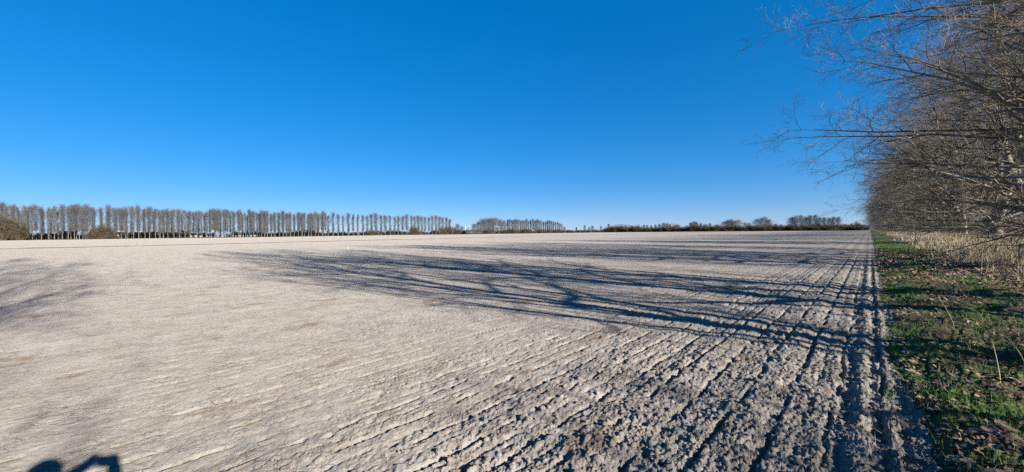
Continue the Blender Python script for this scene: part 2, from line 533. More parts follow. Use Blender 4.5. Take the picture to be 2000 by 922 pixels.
# ------------------------------------------------------------------ trees of the right-hand row
def make_row_tree(seed, H=19.5, low=0.06, n1=60, reach=10.0, r0=0.38, n4=4, n3=8):
    """arrays of one bare broad tree: trunk, its limbs one by one, branches, twigs"""
    r = np.random.default_rng(seed)
    tp, tr = trunk_line(r, H, r0, 14, 0.035)
    sp, sr, _ = children(r, tp, tr, 3, 0.06, 0.34, 0.42, 0.08, H * 0.66, 0.12, 14, 0.05, 0.055, 0.72, 0.10)
    ax, ar_ = np.concatenate([tp, sp]), np.concatenate([tr, sr])
    # low spreading limbs from the trunk, ascending ones from every stem
    la, ra, _ = children(r, tp, tr, n1 // 2, low, 0.50, lambda u: 1.32 - 0.35 * u, 0.14,
                         lambda u: reach * (0.70 + 0.30 * sstep(0.02, 0.25, u)), 0.22, 9, 0.12, 0.04, 0.33, 0.05)
    lb, rb, _ = children(r, ax, ar_, n1 // 6, 0.22, 0.98, lambda u: 1.10 - 0.45 * u, 0.15,
                         lambda u: reach * 0.62 * (1.0 - 0.62 * u), 0.3, 9, 0.10, 0.045, 0.40, 0.05)
    l1, r1 = np.concatenate([la, lb]), np.concatenate([ra, rb])
    l2, r2, _ = children(r, l1, r1, 11, 0.22, 0.99, 0.80, 0.2, lambda u: 2.9 * (1.05 - 0.6 * u), 0.45, 6, 0.13, 0.03, 0.52, 0.25, 0.009)
    l3, r3, _ = children(r, l2, r2, n3, 0.12, 1.0, 0.72, 0.25, lambda u: 0.95 * (1.1 - 0.5 * u), 0.45, 4, 0.15, 0.03, 0.6, 0.45, 0.0062)
    l4, r4, _ = children(r, l3, r3, n4, 0.2, 1.0, 0.7, 0.25, 0.30, 0.5, 2, 0.1, 0.06, 0.8, 0.85, 0.0046)
    l1 = np.concatenate([l1, sp[:, [0, 1, 3, 4, 6, 8, 9, 11, 13]]]); r1 = np.concatenate([r1, sr[:, [0, 1, 3, 4, 6, 8, 9, 11, 13]]])
    return dict(trunk=(tp, tr), l1=(l1, r1), l2=(l2, r2), l3=(l3, r3), l4=(l4, r4))


def row_tree_meshes(seed, **kw):
    d = make_row_tree(seed, **kw)
    out = {}
    v, q = tubes(*d['trunk'], 12)
    out['trunk'] = mesh_np('trunk', v, q, None, (M_BARK,), True)
    l1, r1 = d['l1']
    big = np.argsort(-r1[:, 0])[:14]
    out['limb'] = []
    for b in big:
        v, q = tubes(l1[b:b + 1], r1[b:b + 1], 7)
        out['limb'].append(mesh_np('limb', v, q, None, (M_BARK,), True))
    rest = np.setdiff1d(np.arange(len(l1)), big)
    v, q = join([tubes(l1[rest], r1[rest], 5), tubes(*d['l2'], 4)])
    out['branches'] = mesh_np('branches', v, q, None, (M_BRANCH,), True)
    v, q = join([tubes(*d['l3'], 3), tubes(*d['l4'], 3)])
    out['twigs'] = mesh_np('twigs', v, q, None, (M_TWIG,), True)
    return out


def place_tree(protos, name, x, y, rz, sc, label, cat, group=None, z=None):
    e = bpy.data.objects.new(name, None)
    COL.objects.link(e)
    zz = float(ground_at(x, y)[0]) if z is None else z
    e.location = (x, y, zz)
    e.rotation_euler = (0, 0, 0)
    e.scale = sc
    e.empty_display_size = 0.3
    tag(e, label, cat, group)
    for k, me in protos.items():
        for m_ in (me if isinstance(me, list) else [me]):
            o = obj(k, m_, e, rz=rz)
            if k in ('twigs', 'branches'): o['kind'] = 'stuff'
    return e


T_PROTO = [row_tree_meshes(12, reach=10.4, n1=54, H=19), row_tree_meshes(13, low=0.05, n1=60, reach=9.6), row_tree_meshes(14, n1=54, reach=10.2, n3=7, n4=4)]
# distance along the row, offset from the row, turn, size and prototype of each tree
ROW = [(-3.4, 8.6, 0.4, 0.98, 0), (7.2, 9.4, 2.2, 1.06, 2), (11.0, 8.7, 0.6, 1.08, 2), (13.8, 8.9, 2.9, 1.0, 2), (23.5, 7.5, 1.2, 1.03, 1), (27.5, 7.9, 3.3, 1.0, 1), (33.0, 9.6, 0.7, 0.98, 1),
       (41.0, 7.9, 3.0, 1.03, 0), (55.5, 8.3, 0.2, 1.0, 1), (60.0, 8.6, 1.7, 1.0, 1)]
yy = 74.0
rr = random.Random(5)
while yy < 500:
    ROW.append((yy, 8.3 + rr.uniform(-.5, .5), rr.uniform(0, 6.28), rr.uniform(0.92, 1.06), rr.randrange(2)))
    yy += rr.choice((5.0, 11.0, 13.0))
ORD = ['first', 'second', 'third', 'fourth', 'fifth', 'sixth', 'seventh', 'eighth', 'ninth']
for i, (ty, tx, rz, s, k) in enumerate(ROW):
    if i == 0:
        lab = 'tall bare tree beside the photographer whose shadow falls at the left edge'
    elif i <= 9:
        lab = 'tall bare tree, %s from the camera in the row along the right-hand verge' % ORD[i - 1]
    else:
        lab = 'bare tree far down the right-hand row, merging into its neighbours'
    place_tree(T_PROTO[k], 'bare_tree', tx, ty, rz, (s * (1.0 if i < 4 else 1.13), s * (0.5 if i == 0 else 0.42 if i == 1 else 0.56 if i < 4 else 0.72), s), lab, 'tree',
               'bare trees in the row along the verge')


# under-storey shrubs below the row
def make_shrub(seed, H, n0, spread, n1, n2, th, mat, K=6, n3=0):
    r = np.random.default_rng(seed)
    base = np.zeros((n0, K, 3)); R = np.zeros((n0, K))
    a = r.uniform(0, 6.28, n0); tl = np.abs(r.normal(0, spread, n0))
    d = np.stack([np.cos(a) * np.sin(tl), np.sin(a) * np.sin(tl), np.cos(tl)], 1)
    p = np.stack([np.cos(a), np.sin(a), a * 0], 1) * r.uniform(0, 0.12 * H, (n0, 1))
    L = H * r.uniform(0.6, 1.08, n0)
    base[:, 0] = p - np.array([0, 0, 0.15])
    for k in range(1, K):
        d = d + r.normal(0, 0.14, (n0, 3)); d[:, 2] -= 0.04
        d /= np.linalg.norm(d, axis=1, keepdims=True)
        p = p + d * (L / (K - 1))[:, None]
        base[:, k] = p
    R[:] = th * 3 * r.uniform(0.6, 1.2, (n0, 1)) * np.linspace(1, 0.35, K)[None, :]
    a1, b1, _ = children(r, base, R, n1, 0.1, 1.0, 0.85, 0.25, lambda u: H * 0.36 * (1.1 - .6 * u), 0.4, 4, 0.2, 0.0, 0.6, 0.4, th)
    a2, b2, _ = children(r, a1, b1, n2, 0.15, 1.0, 0.8, 0.3, H * 0.13, 0.5, 3, 0.2, 0.0, 0.7, 0.6, th * .7)
    stems = tubes(base, R, 4)
    tw = [tubes(a1, b1, 3), tubes(a2, b2, 3)]
    if n3:
        a3, b3, _ = children(r, a2, b2, n3, 0.2, 1.0, 0.8, 0.3, H * 0.06, 0.5, 2, 0.2, 0.0, 0.8, 0.7, th * .6)
        tw.append(tubes(a3, b3, 3))
    v, q = join(tw)
    return {'stems': mesh_np('stems', *stems, None, (mat,), True), 'twigs': mesh_np('twigs', v, q, None, (mat,), True)}


S_PROTO = [make_shrub(31, 3.6, 16, 0.45, 9, 6, 0.007, M_SHRUB, n3=3), make_shrub(32, 3.0, 20, 0.6, 8, 6, 0.006, M_SHRUB, n3=3)]
yy = -2.0
i = 0
while yy < 420:
    x_ = (8.2 if yy < 10 else 9.4) + rr.uniform(-0.9, 1.3)
    s = rr.uniform(0.75, 1.2) * (1.0 if yy < 10 else 0.85 if yy < 70 else 1.1)
    if yy < 10: s = rr.uniform(0.82, 0.96)
    lab = 'tangled brown understorey shrub below the bare trees on the right'
    place_tree(S_PROTO[rr.randrange(2)], 'understorey_shrub', x_, yy, rr.uniform(0, 6.28), (s, s, s * rr.uniform(.85, 1.1)),
               lab, 'shrub', 'understorey shrubs below the tree row')
    yy += rr.uniform(1.0, 1.7) if yy < 9 else rr.uniform(4.0, 7.0)
    i += 1


# ------------------------------------------------------------------ poplars across the field
def make_poplar(seed, H=16.5, w=1.0, bare=0.14, a0=0.50, rnd=False):
    r = np.random.default_rng(seed)
    tp, tr = trunk_line(r, H, 0.17, 10, 0.03, 0.1)
    l1, r1, _ = children(r, tp, tr, 80, bare, 0.98, lambda u: a0 - 0.22 * u, 0.1,
                         (lambda u: w * 3.4 * (0.6 + 0.4 * sstep(0.1, 0.4, u)) * (1 - 0.7 * sstep(.45, 1, u))) if rnd else (lambda u: w * (1.7 + 2.8 * sstep(0.3, 0.65, u)) * (1 - 0.62 * sstep(.7, 1, u))), 0.4, 5, 0.07, 0.05, 0.45, 0.3, 0.035)
    l2, r2, _ = children(r, l1, r1, 9, 0.15, 1.0, 0.6, 0.15, 1.3 * w, 0.4, 3, 0.1, 0.08, 0.6, 0.6, 0.022)
    l3, r3, _ = children(r, l2, r2, 3, 0.2, 1.0, 0.55, 0.2, 0.65 * w, 0.4, 2, 0.1, 0.1, 0.8, 0.8, 0.0135)
    v, q = join([tubes(l1, r1, 3), tubes(l2, r2, 3), tubes(l3, r3, 3)])
    return {'trunk': mesh_np('trunk', *tubes(tp, tr, 7), None, (M_POPB,), True), 'crown': mesh_np('crown', v, q, None, (M_POPT,), True)}


def place_simple(proto, name, x, y, s, label, cat, group=None, z=0.0, rz=None):
    e = bpy.data.objects.new(name, None)
    COL.objects.link(e)
    e.location = (x, y, z); e.scale = s if isinstance(s, tuple) else (s, s, s)
    e.rotation_euler = (0, 0, rr.uniform(0, 6.28) if rz is None else rz)
    tag(e, label, cat, group)
    for k, me in proto.items(): 
        o = obj(k, me, e)
        if k in ('crown', 'twigs', 'stems'): o['kind'] = 'stuff'
    return e


POP = [make_poplar(51), make_poplar(52, w=0.85), make_poplar(53, w=1.15, bare=0.2), make_poplar(54, w=0.95, bare=0.1), make_poplar(55, w=1.05, bare=0.22, a0=.62), make_poplar(56, w=0.75, bare=0.16, a0=.45)]
# gap in the row between px 785 and 800, end of the row at px 885
ORDS = ['', 'first', 'second', 'third', 'fourth', 'fifth', 'sixth', 'seventh', 'eighth', 'ninth', 'tenth', 'eleventh', 'twelfth', 'thirteenth',
        'fourteenth', 'fifteenth', 'sixteenth', 'seventeenth', 'eighteenth', 'nineteenth', 'twentieth', 'twenty-first', 'twenty-second',
        'twenty-third', 'twenty-fourth', 'twenty-fifth', 'twenty-sixth', 'twenty-seventh', 'twenty-eighth']
spaced, nleft = [], 0
yp = -34.0
k = 0
while True:
    x_ = -300 + rr.uniform(-0.8, 0.8)
    # image column
    X = x_ * cA + yp * sA; Z = -x_ * sA + yp * cA
    px = 1000 + 750 * X / Z
    if px > 884: break
    near_end = px > 860
    s = 0.95 * rr.uniform(0.92, 1.05) * (1.0 - (0.18 * (px - 860) / 24 if near_end else 0))
    if px < 215:
        nleft += px > -10
        where = 'tall bare poplar, %s from the left edge in the row across the field' % ORDS[max(nleft, 1)]
    elif px < 520: where = 'bare poplar in the dense middle of the row across the field'
    elif px < 640: where = 'bare poplar between the dense stretch and the spaced right end of the row'
    else: where = None
    pt = place_simple(POP[rr.randrange(6)], 'poplar_tree', x_, yp, (s * (0.85 if px < 640 else 1.15), s * (0.85 if px < 640 else 1.15), s), where, 'poplar', 'poplars in the row across the field')
    if where is None: spaced.append(pt)
    if px < 640:
        x2 = -309 + rr.uniform(-3, 3)
        place_simple(POP[rr.randrange(6)], 'poplar_tree', x2, yp + 2.6, (s * .85, s * .85, s * rr.uniform(.92, 1.06)), 'bare poplar in the rear file of the row across the field', 'poplar', 'poplars in the rear file of the row')
    yp += (2.3 if px < 640 else 3.9) + rr.uniform(-0.7, 0.7)

for i, o in enumerate(reversed(spaced)):
    o['label'] = 'slim bare poplar, %s from the right end of the spaced row' % ORDS[min(i + 1, 28)]

# wood and poplar block beyond the end of the row
ROUND = [make_poplar(61, 13, 1.6, 0.12, 0.95, True), make_poplar(62, 12, 1.8, 0.1, 1.0, True)]
for px, top in ((893, 9), (902, 7), (926, 9), (935, 12), (944, 14), (952, 15), (960, 15.5), (968, 15), (976, 14.5), (984, 13.5)):
    x_, y_ = P_e(px, -305 + rr.uniform(-4, 4))
    place_simple(ROUND[rr.randrange(2)], 'copse_tree', x_, y_, (top / 13 * 1.1, top / 13 * 1.1, top / 12.7),
                 'broad bare tree in the low copse just right of the poplar row', 'tree', 'trees of the low copse')
px = 992.0
while px < 1099:
    x_, y_ = P_e(px, -303 + rr.uniform(-4, 4))
    s = rr.uniform(0.9, 1.0) * (1 - 0.25 * max(0, (px - 1080) / 19))
    place_simple(POP[rr.randrange(6)], 'poplar_tree', x_, y_, (s * 1.25, s * 1.25, s * 0.93), 'bare poplar in the flat-topped block beyond the copse', 'poplar', 'poplars in the flat-topped block')
    px += 4.2 + rr.uniform(-.6, .6)

# ------------------------------------------------------------------ hedges and thickets
HEDGE = [make_shrub(71, 5.0, 26, 0.5, 8, 7, 0.035, M_HEDGE), make_shrub(72, 4.2, 30, 0.65, 8, 7, 0.035, M_HEDGE)]
BROWN = [make_shrub(73, 9.0, 24, 0.35, 9, 7, 0.045, M_BROWN), make_shrub(74, 7.0, 26, 0.5, 9, 7, 0.04, M_BROWN)]
# low hedge behind the poplars
yp = -30.0
while yp < 232:
    s = rr.uniform(0.6, 0.95) * (1.1 if yp > 60 else 0.95)
    place_simple(HEDGE[rr.randrange(2)], 'hedge_shrub', -315 + rr.uniform(-2, 2), yp, (s * 1.5, s * 1.5, s * 0.95), 'dark low shrub in the hedge behind the poplar row', 'shrub', 'hedge behind the poplars')
    yp += rr.uniform(3.6, 5.2)
# brown thickets at the left edge and by the barns
for px, hgt, e in ((-22, 12, -291), (-6, 12.5, -292), (8, 11.5, -290), (22, 10.0, -292), (36, 8.2, -290), (46, 6.5, -291)):
    x_, y_ = P_e(px, e)
    place_simple(BROWN[0], 'thicket_shrub', x_, y_, (hgt / 10.5, hgt / 10.5, hgt / 9.0), 'tall brown thicket shrub at the left edge in front of the poplars', 'shrub', 'thicket at the left edge')
for px, hgt in ((178, 4.5), (188, 7.0), (200, 8.5), (211, 7.5), (218, 5)):
    x_, y_ = P_e(px, -299)
    place_simple(BROWN[1], 'thicket_shrub', x_, y_, (hgt / 8.5, hgt / 8.5, hgt / 7.0), 'dark brown thicket shrub left of the long low building', 'shrub', 'thicket left of the long building')
for px, hgt in ((726, 5.5), (735, 5.8), (806, 9), (814, 8), (862, 8), (872, 9.5), (880, 9), (890, 8), (898, 6)):
    x_, y_ = P_e(px, -296)
    place_simple(BROWN[1], 'thicket_shrub', x_, y_, (hgt / 9.0, hgt / 9.0, hgt / 7.6), 'pale brown shrub at the foot of the spaced poplars', 'shrub', 'shrubs at the foot of the poplars')
# the long dark hedge that closes the field
yp = 236.0
while yp < 520:
    s = rr.uniform(0.8, 1.15)
    place_simple((HEDGE + BROWN[1:])[rr.randrange(3)], 'hedge_shrub', -298 + rr.uniform(-3, 3), yp, (s * 1.5, s * 1.5, s * 0.75), 'dark shrub in the hedge below the copse and poplar block', 'shrub', 'hedge below the copse')
    yp += rr.uniform(4, 6)
xp = -300.0
while xp < -2:
    s = rr.uniform(0.9, 1.25) * (1.25 if -285 < xp < -262 else 1)
    low = 0.75 if xp > -45 else 1.0
    place_simple((HEDGE + HEDGE + BROWN[1:])[rr.randrange(5)], 'hedge_shrub', xp, 530 + rr.uniform(-4, 4), (s * 1.9, s * 1.9, s * 1.15 * low * rr.uniform(.85, 1.2)), 'dark shrub in the long hedge that closes the far end of the field', 'shrub', 'hedge at the far end of the field')
    xp += rr.uniform(3.2, 5)
xp = -300.0
while xp < -6:
    s = rr.uniform(1.0, 1.3)
    place_simple(HEDGE[rr.randrange(2)], 'hedge_shrub', xp, 541 + rr.uniform(-3, 3), (s * 2.2, s * 2.2, s * 1.2), 'dark shrub in the rear of the hedge at the far end of the field', 'shrub', 'rear hedge at the far end of the field')
    xp += rr.uniform(5, 7)
# trees standing above that hedge
FT = [make_poplar(81, 14, 1.25, 0.14, 0.85, True), make_poplar(82, 13, 1.7, 0.1, 0.95, True), make_poplar(83, 15, 1.0, 0.16, 0.75, True)]
for px, hgt, t, kk, lab in (
        (1480, 12.0, 548, 1, 'left half of the lone bare tree pair above the far hedge'), (1491, 13.5, 549, 1, 'rounded lone bare tree standing above the middle of the far hedge'), (1500, 11, 549, 1, 'right-hand bare tree of the rounded pair above the far hedge')):
    x_, y_ = P_t(px, t)
    place_simple(FT[kk], 'far_tree', x_, y_, (hgt / 10, hgt / 10, hgt / 12), lab, 'tree', 'rounded clump above the hedge')
px = 1546.0
while px < 1641:
    x_, y_ = P_t(px, 550 + rr.uniform(-4, 4))
    s = rr.uniform(0.92, 1.05) * (1.08 if px < 1600 else 0.98)
    place_simple(FT[rr.choice((0, 2))], 'far_tree', x_, y_, (s * 1.5, s * 1.5, s), 'bare tree in the tall clump above the right end of the far hedge', 'tree', 'tall clump at the right end of the far hedge')
    px += rr.uniform(8, 10.5)
for px, hgt in ((1650, 6), (1663, 6.5), (1672, 8), (1678, 6.5)):
    x_, y_ = P_t(px, 545)
    place_simple(FT[1], 'far_tree', x_, y_, (hgt / 13, hgt / 13, hgt / 13), 'small bare tree beside the overpass at the end of the field', 'tree', 'small trees beside the overpass')
for px, hgt in ((1258, 9.5), (1264, 9), (1272, 8.5), (1280, 9), (1288, 10), (1296, 11.5), (1303, 11), (1309, 9)):
    x_, y_ = P_t(px, 536)
    place_simple(FT[rr.choice((0, 2))], 'far_tree', x_, y_, (hgt / 9.5, hgt / 9.5, hgt / 14), 'bare tree in the low grey clump above the left part of the hedge', 'tree', 'low grey clump above the hedge')
# small far-off trees on the skyline
for px, hgt in ((1102, 16), (1126, 13), (1142, 17), (1151, 13), (1157, 16), (1174, 15), (1189, 19), (1213, 14), (1234, 15), (1246, 14), (1324, 15),
                (1342, 13), (1349, 18), (1355, 21), (1360, 20), (1369, 17), (1378, 16), (1387, 16), (1400, 14), (1416, 21), (1421, 22), (1427, 23), (1432, 20), (1440, 22), (1456, 17), (1463, 15), (1515, 13), (1525, 12)):
    x_, y_ = P_t(px, 900 + rr.uniform(-30, 60))
    place_simple(FT[rr.randrange(3)], 'skyline_tree', x_, y_, (hgt / 9, hgt / 9, hgt / 15), 'tiny bare tree on the skyline beyond the far hedge', 'tree', 'tiny trees on the skyline')


# ------------------------------------------------------------------ boxes for buildings and other built things
def box(name, x0, x1, y0, y1, z0, z1, mat, parent=None, bev=0.0):
    v = [(x, y, z) for z in (z0, z1) for x, y in ((x0, y0), (x1, y0), (x1, y1), (x0, y1))]
    q = [(3, 2, 1, 0), (4, 5, 6, 7), (0, 1, 5, 4), (1, 2, 6, 5), (2, 3, 7, 6), (3, 0, 4, 7)]
    return obj(name, mesh_np(name, v, q, None, (mat,)), parent)


def gable(name, x0, x1, y0, y1, z0, z1, mat, parent):
    """roof ridge along y with eaves"""
    xm = (x0 + x1) / 2
    v = [(x0, y0, z0), (x1, y0, z0), (x1, y1, z0), (x0, y1, z0), (xm, y0, z1), (xm, y1, z1)]
    return obj(name, mesh_np(name, v, [(3, 2, 1, 0), (1, 2, 5, 4), (3, 0, 4, 5)], [(0, 1, 4), (2, 3, 5)], (mat,)), parent)


def thing(name, loc, label, cat, group=None):
    e = bpy.data.objects.new(name, None); COL.objects.link(e); e.location = loc
    return tag(e, label, cat, group)


# long low building behind the poplars
y0, y1 = P_e(226, -326)[1], P_e(366, -326)[1]
L = y1 - y0
b = thing('low_building', (-326, y0, 0.15), 'long low brown building with a flat white roof edge behind the poplars', 'building')
box('wall', -12, 0, 0, L - 4.0, 0, 3.35, M_BRICK, b)
box('roof', -12.4, 0.4, -0.3, L - 4.2, 3.36, 3.85, M_WHITE, b)
box('annex', -11, 0.6, L - 4.0, L, 0, 4.3, M_STEEL, b)
box('annex_roof', -11.3, 0.9, L - 9.0, L + 0.4, 4.302, 4.62, M_WHITE, b)
box('wall_panel', 0.003, 0.12, 14.5, 18.6, 0.4, 3.0, M_CREAM, b)
n = 13
for i in range(n):
    yc = 1.4 + i * (L - 7.0) / (n - 1)
    if 13.5 < yc < 19: continue
    w = box('window', 0.003, 0.08, yc - 0.65, yc + 0.65, 1.2, 2.7, M_WHITE, b)
    box('pane', 0.082, 0.10, yc - 0.52, yc + 0.52, 1.33, 2.57, M_GLASS, w)
d = box('door', 0.003, 0.09, L - 6.4, L - 5.3, 0, 2.3, M_DARKROOF, b)

# dark barns and the white-roofed shed at the left
for pxa, pxb, hw, hr, mat_r, lab in ((52, 79, 2.6, 3.6, M_WHITE, 'dark shed with a bright white roof beside the left thicket'),
                                     (82, 112, 2.4, 3.3, M_DARKROOF, 'dark barn right of the white-roofed shed, behind the poplars'),
                                     (116, 148, 3.2, 4.6, M_DARKROOF, 'wide dark barn in the middle of the left poplars'),
                                     (176, 200, 3.0, 4.2, M_DARKROOF, 'dark barn half hidden by the thicket left of the long building')):
    ya, yb = P_e(pxa, -322)[1], P_e(pxb, -322)[1]
    b = thing('barn', (-322, ya, 0.15), lab, 'barn')
    box('wall', -9, 0, 0, yb - ya, 0, hw, M_DARKROOF if mat_r is M_WHITE else M_BRICK, b)
    gable('roof', -9.5, 0.5, -0.4, yb - ya + 0.4, hw + 0.002, hr, mat_r, b)
    dd = box('door', 0.003, 0.1, (yb - ya) * .35, (yb - ya) * .35 + 2.6, 0, hw * 0.8, M_WOOD, b)
    box('window', 0.003, 0.08, (yb - ya) * .72, (yb - ya) * .72 + 0.9, hw * 0.4, hw * 0.75, M_WHITE, b)
for pxa, pxb, lab in ((591, 612, 'small white-roofed shed behind the dense poplars'), (618, 640, 'pale low shed at the right of the small white-roofed shed')):
    ya, yb = P_e(pxa, -330)[1], P_e(pxb, -330)[1]
    b = thing('shed', (-330, ya, 0.15), lab, 'shed')
    box('wall', -8, 0, 0, yb - ya, 0, 3.6, M_STEEL, b)
    gable('roof', -8.4, 0.4, -0.3, yb - ya + 0.3, 3.602, 4.8, M_STEEL, b)
    box('door', 0.003, 0.1, 1.5, 4.2, 0, 2.9, M_DARKROOF, b)
# white panel fence right of the long building
ya, yb = P_e(372, -311)[1], P_e(502, -311)[1]
f = thing('panel_fence', (-311, ya, 0.15), 'pale grey panel fence running on from the long low building', 'fence')
npan = 18
for i in range(npan):
    a0 = i * (yb - ya) / npan; a1 = (i + 1) * (yb - ya) / npan
    box('post', -0.09, 0.09, a0, a0 + 0.18, 0, 1.35, M_STEEL, f)
    if i not in (3, 9, 10, 14): box('panel', -0.04, 0.04, a0 + 0.2, a1 - 0.02, 0.12, 1.2, M_STEEL, f)
# little white trailer beside the left barns
x_, y_ = P_e(225, -303)
b = thing('trailer', (x_, y_, 0.15), 'small white box trailer at the left end of the long building', 'trailer')
box('body', -1, 1, -1.4, 1.4, 0.55, 2.3, M_WHITE, b)
for yv in (-0.7, 0.7):
    v, q = tubes(np.array([[[-1.08, yv, 0.33], [1.08, yv, 0.33]]]), np.array([[0.33, 0.33]]), 12)
    obj('wheel', mesh_np('wheel', v, q, None, (M_DARKROOF,)), b)
box('drawbar', -0.06, 0.06, 1.4, 2.6, 0.5, 0.62, M_STEEL, b)

# white masts and sign gantry at the end of the poplars
x_, y_ = P_e(913, -290)
b = thing('pale_silo', (x_, y_, 0), 'pair of tall pale silos above the dark shed beyond the poplars', 'silo')
for dx, hgt, rd in ((-2.1, 9.0, 0.5), (2.4, 9.0, 0.45)):
    px_, py_ = dx * cA, dx * sA
    v, q = tubes(np.array([[[px_, py_, 0.], [px_, py_, hgt - 1.2], [px_, py_, hgt - .4], [px_, py_, hgt]]]), np.array([[rd, rd, rd * .8, 0.1]]), 14)
    obj('silo_body', mesh_np('silo_body', v, q, None, (M_STEEL,), True), b)
box('catwalk', -2.4, 2.6, -0.35, 1.2, 8.6, 8.8, M_STEEL, b)
x_, y_ = P_e(922, -287)
b = thing('barn', (x_, y_, 0), 'long black shed at the foot of the pale silos', 'barn')
ob = box('wall', -3, 3, -9, 11, 0, 2.7, M_DARKROOF, b)
gable('roof', -3.4, 3.4, -9.4, 11.4, 2.702, 3.9, M_DARKROOF, b)
box('door', 3.003, 3.1, -2, 1, 0, 2.4, M_WOOD, b)
x_, y_ = P_e(971, -292)
b = thing('sign_gantry', (x_, y_, 0), 'pale sign gantry in front of the low copse', 'gantry')
for s in (-1, 1): box('post', s * 2.4 * cA - .1, s * 2.4 * cA + .1, s * 2.4 * sA - .1, s * 2.4 * sA + .1, 0, 7.3, M_STEEL, b)
v, q = tubes(np.array([[[-2.9 * cA, -2.9 * sA, 7.5], [2.9 * cA, 2.9 * sA, 7.5]]]), np.array([[.28, .28]]), 4)
obj('beam', mesh_np('beam', v, q, None, (M_STEEL,)), b)
# two wooden power poles above the hedge
for px, lab in ((1222, 'left wooden power pole above the far hedge'), (1227, 'right wooden power pole above the far hedge')):
    x_, y_ = P_t(px, 560)
    b = thing('power_pole', (x_, y_, 0), lab, 'power pole', 'power poles above the hedge')
    v, q = tubes(np.array([[[0, 0, 0.], [0, 0, 5.], [0, 0, 11.5]]]), np.array([[.30, .27, .2]]), 8)
    obj('pole', mesh_np('pole', v, q, None, (M_WOOD,), True), b)
    v, q = tubes(np.array([[[-1.1 * cA, -1.1 * sA, 10.6], [1.1 * cA, 1.1 * sA, 10.6]]]), np.array([[.12, .12]]), 4)
    obj('crossarm', mesh_np('crossarm', v, q, None, (M_WOOD,)), b)
# road overpass where the rows meet the horizon
b = thing('overpass', (0, 566, 0), 'dark road overpass at the far end of the tree row', 'bridge')
box('deck', -60, 26, -4, 4, 4.5, 5.4, M_CONC, b)
for xx in (-42, -26, -1.0, 14):
    box('pier', xx - 0.6, xx + 0.6, -2.5, 2.5, -0.2, 4.498, M_CONC, b)
for yv in (-3.9, 3.9):
    box('parapet', -60, 26, yv - .09, yv + .09, 5.402, 6.1, M_STEEL if yv > 0 else M_CONC, b)

# white marker stake in the field
x_, y_ = P(679, 1200 / 31.0)
z_ = float(ground_at(x_, y_)[0])
b = thing('marker_stake', (x_, y_, z_), 'thin white marker stake standing in the open field', 'stake')
v, q = tubes(np.array([[[0, 0, -.1], [0, 0, 0.16], [0.01, 0, 0.30]]]), np.array([[.02, .019, .017]]), 8)
obj('stake', mesh_np('stake', v, q, None, (M_WHITE,), True), b)


# ------------------------------------------------------------------ grass, leaves, clods
def blades(n, x, y, hgt, wid, lean, seed, mat, name, K=3, label=None, cat=None):
    r = np.random.default_rng(seed)
    z = ground_at(x, y) - 0.01
    a = r.uniform(0, 6.28, n); la = r.uniform(0, 6.28, n)
    ln = np.abs(r.normal(0, lean, n))
    dx, dy = np.cos(a) * wid / 2, np.sin(a) * wid / 2
    vs = []
    for k in range(K):
        f = k / (K - 1)
        bend = ln * f ** 1.7
        px_, py_ = x + np.cos(la) * hgt * bend, y + np.sin(la) * hgt * bend
        pz = z + hgt * f * np.sqrt(np.clip(1 - 0.5 * bend ** 2, .1, 1))
        w = 1 - f * 0.92
        vs.append(np.stack([px_ - dx * w, py_ - dy * w, pz], -1)); vs.append(np.stack([px_ + dx * w, py_ + dy * w, pz], -1))
    v = np.stack(vs, 1).reshape(-1, 3)
    b0 = (np.arange(n) * 2 * K)[:, None]
    q = np.concatenate([np.stack([b0[:, 0] + 2 * k, b0[:, 0] + 2 * k + 1, b0[:, 0] + 2 * k + 3, b0[:, 0] + 2 * k + 2], -1) for k in range(K - 1)])
    return tag(obj(name, mesh_np(name, v, q, None, (mat,), True)), label, cat, None, 'stuff')


def scatter(r, n, x0, x1, ymax, y0=0.6, pw=0.5):
    """more densely near the camera"""
    y = y0 + (ymax - y0) * r.random(n) ** (1 / pw)
    return r.uniform(x0, x1, n), y


r = np.random.default_rng(91)
x, y = scatter(r, 130000, EDGE - 0.15, 4.2, 70, 0.8, 0.45)
dens = pnoise(x / 0.8, y / 1.1, 61) + 0.5 * pnoise(x / 0.25, y / 0.25, 62) + 0.10 - 0.20 * np.clip(x - .9, 0, 2) - 0.5 * (x < EDGE + .1)
kp = dens > r.uniform(-0.15, 0.35, len(x)); x, y = x[kp], y[kp]
far = np.clip(np.hypot(x, y) / 12, 1, 3.5)
blades(len(x), x, y, r.uniform(0.03, 0.10, len(x)) * (1 + .15 * far), r.uniform(0.004, 0.008, len(x)) * far, 0.6, 92, M_GRASS, 'green_grass',
       label='short green grass along the edge of the field', cat='grass')

cx_, cy_ = scatter(r, 4200, 1.9, 9.0, 170, 3.0, 0.42)
dens = pnoise(cx_ / 1.3, cy_ / 2.2, 63) + 0.5 * (cx_ - 3.2) - 0.3 * np.clip(cx_ - 5.5, 0, 4)
kp = dens > r.uniform(-0.2, 0.5, len(cx_)); cx_, cy_ = cx_[kp], cy_[kp]
nb = 13
ch_ = np.repeat(r.uniform(0.40, 1.15, len(cx_)), nb)
x = np.repeat(cx_, nb) + r.normal(0, 0.09, len(ch_)); y = np.repeat(cy_, nb) + r.normal(0, 0.09, len(ch_))
far = np.clip(np.hypot(x, y) / 16, 1, 4)
blades(len(x), x, y, ch_ * r.uniform(0.45, 1.05, len(x)), r.uniform(0.004, 0.009, len(x)) * far, 0.75, 93, M_DRY, 'dry_grass', 3,
       'tall pale dry grass below the bare trees', 'grass')
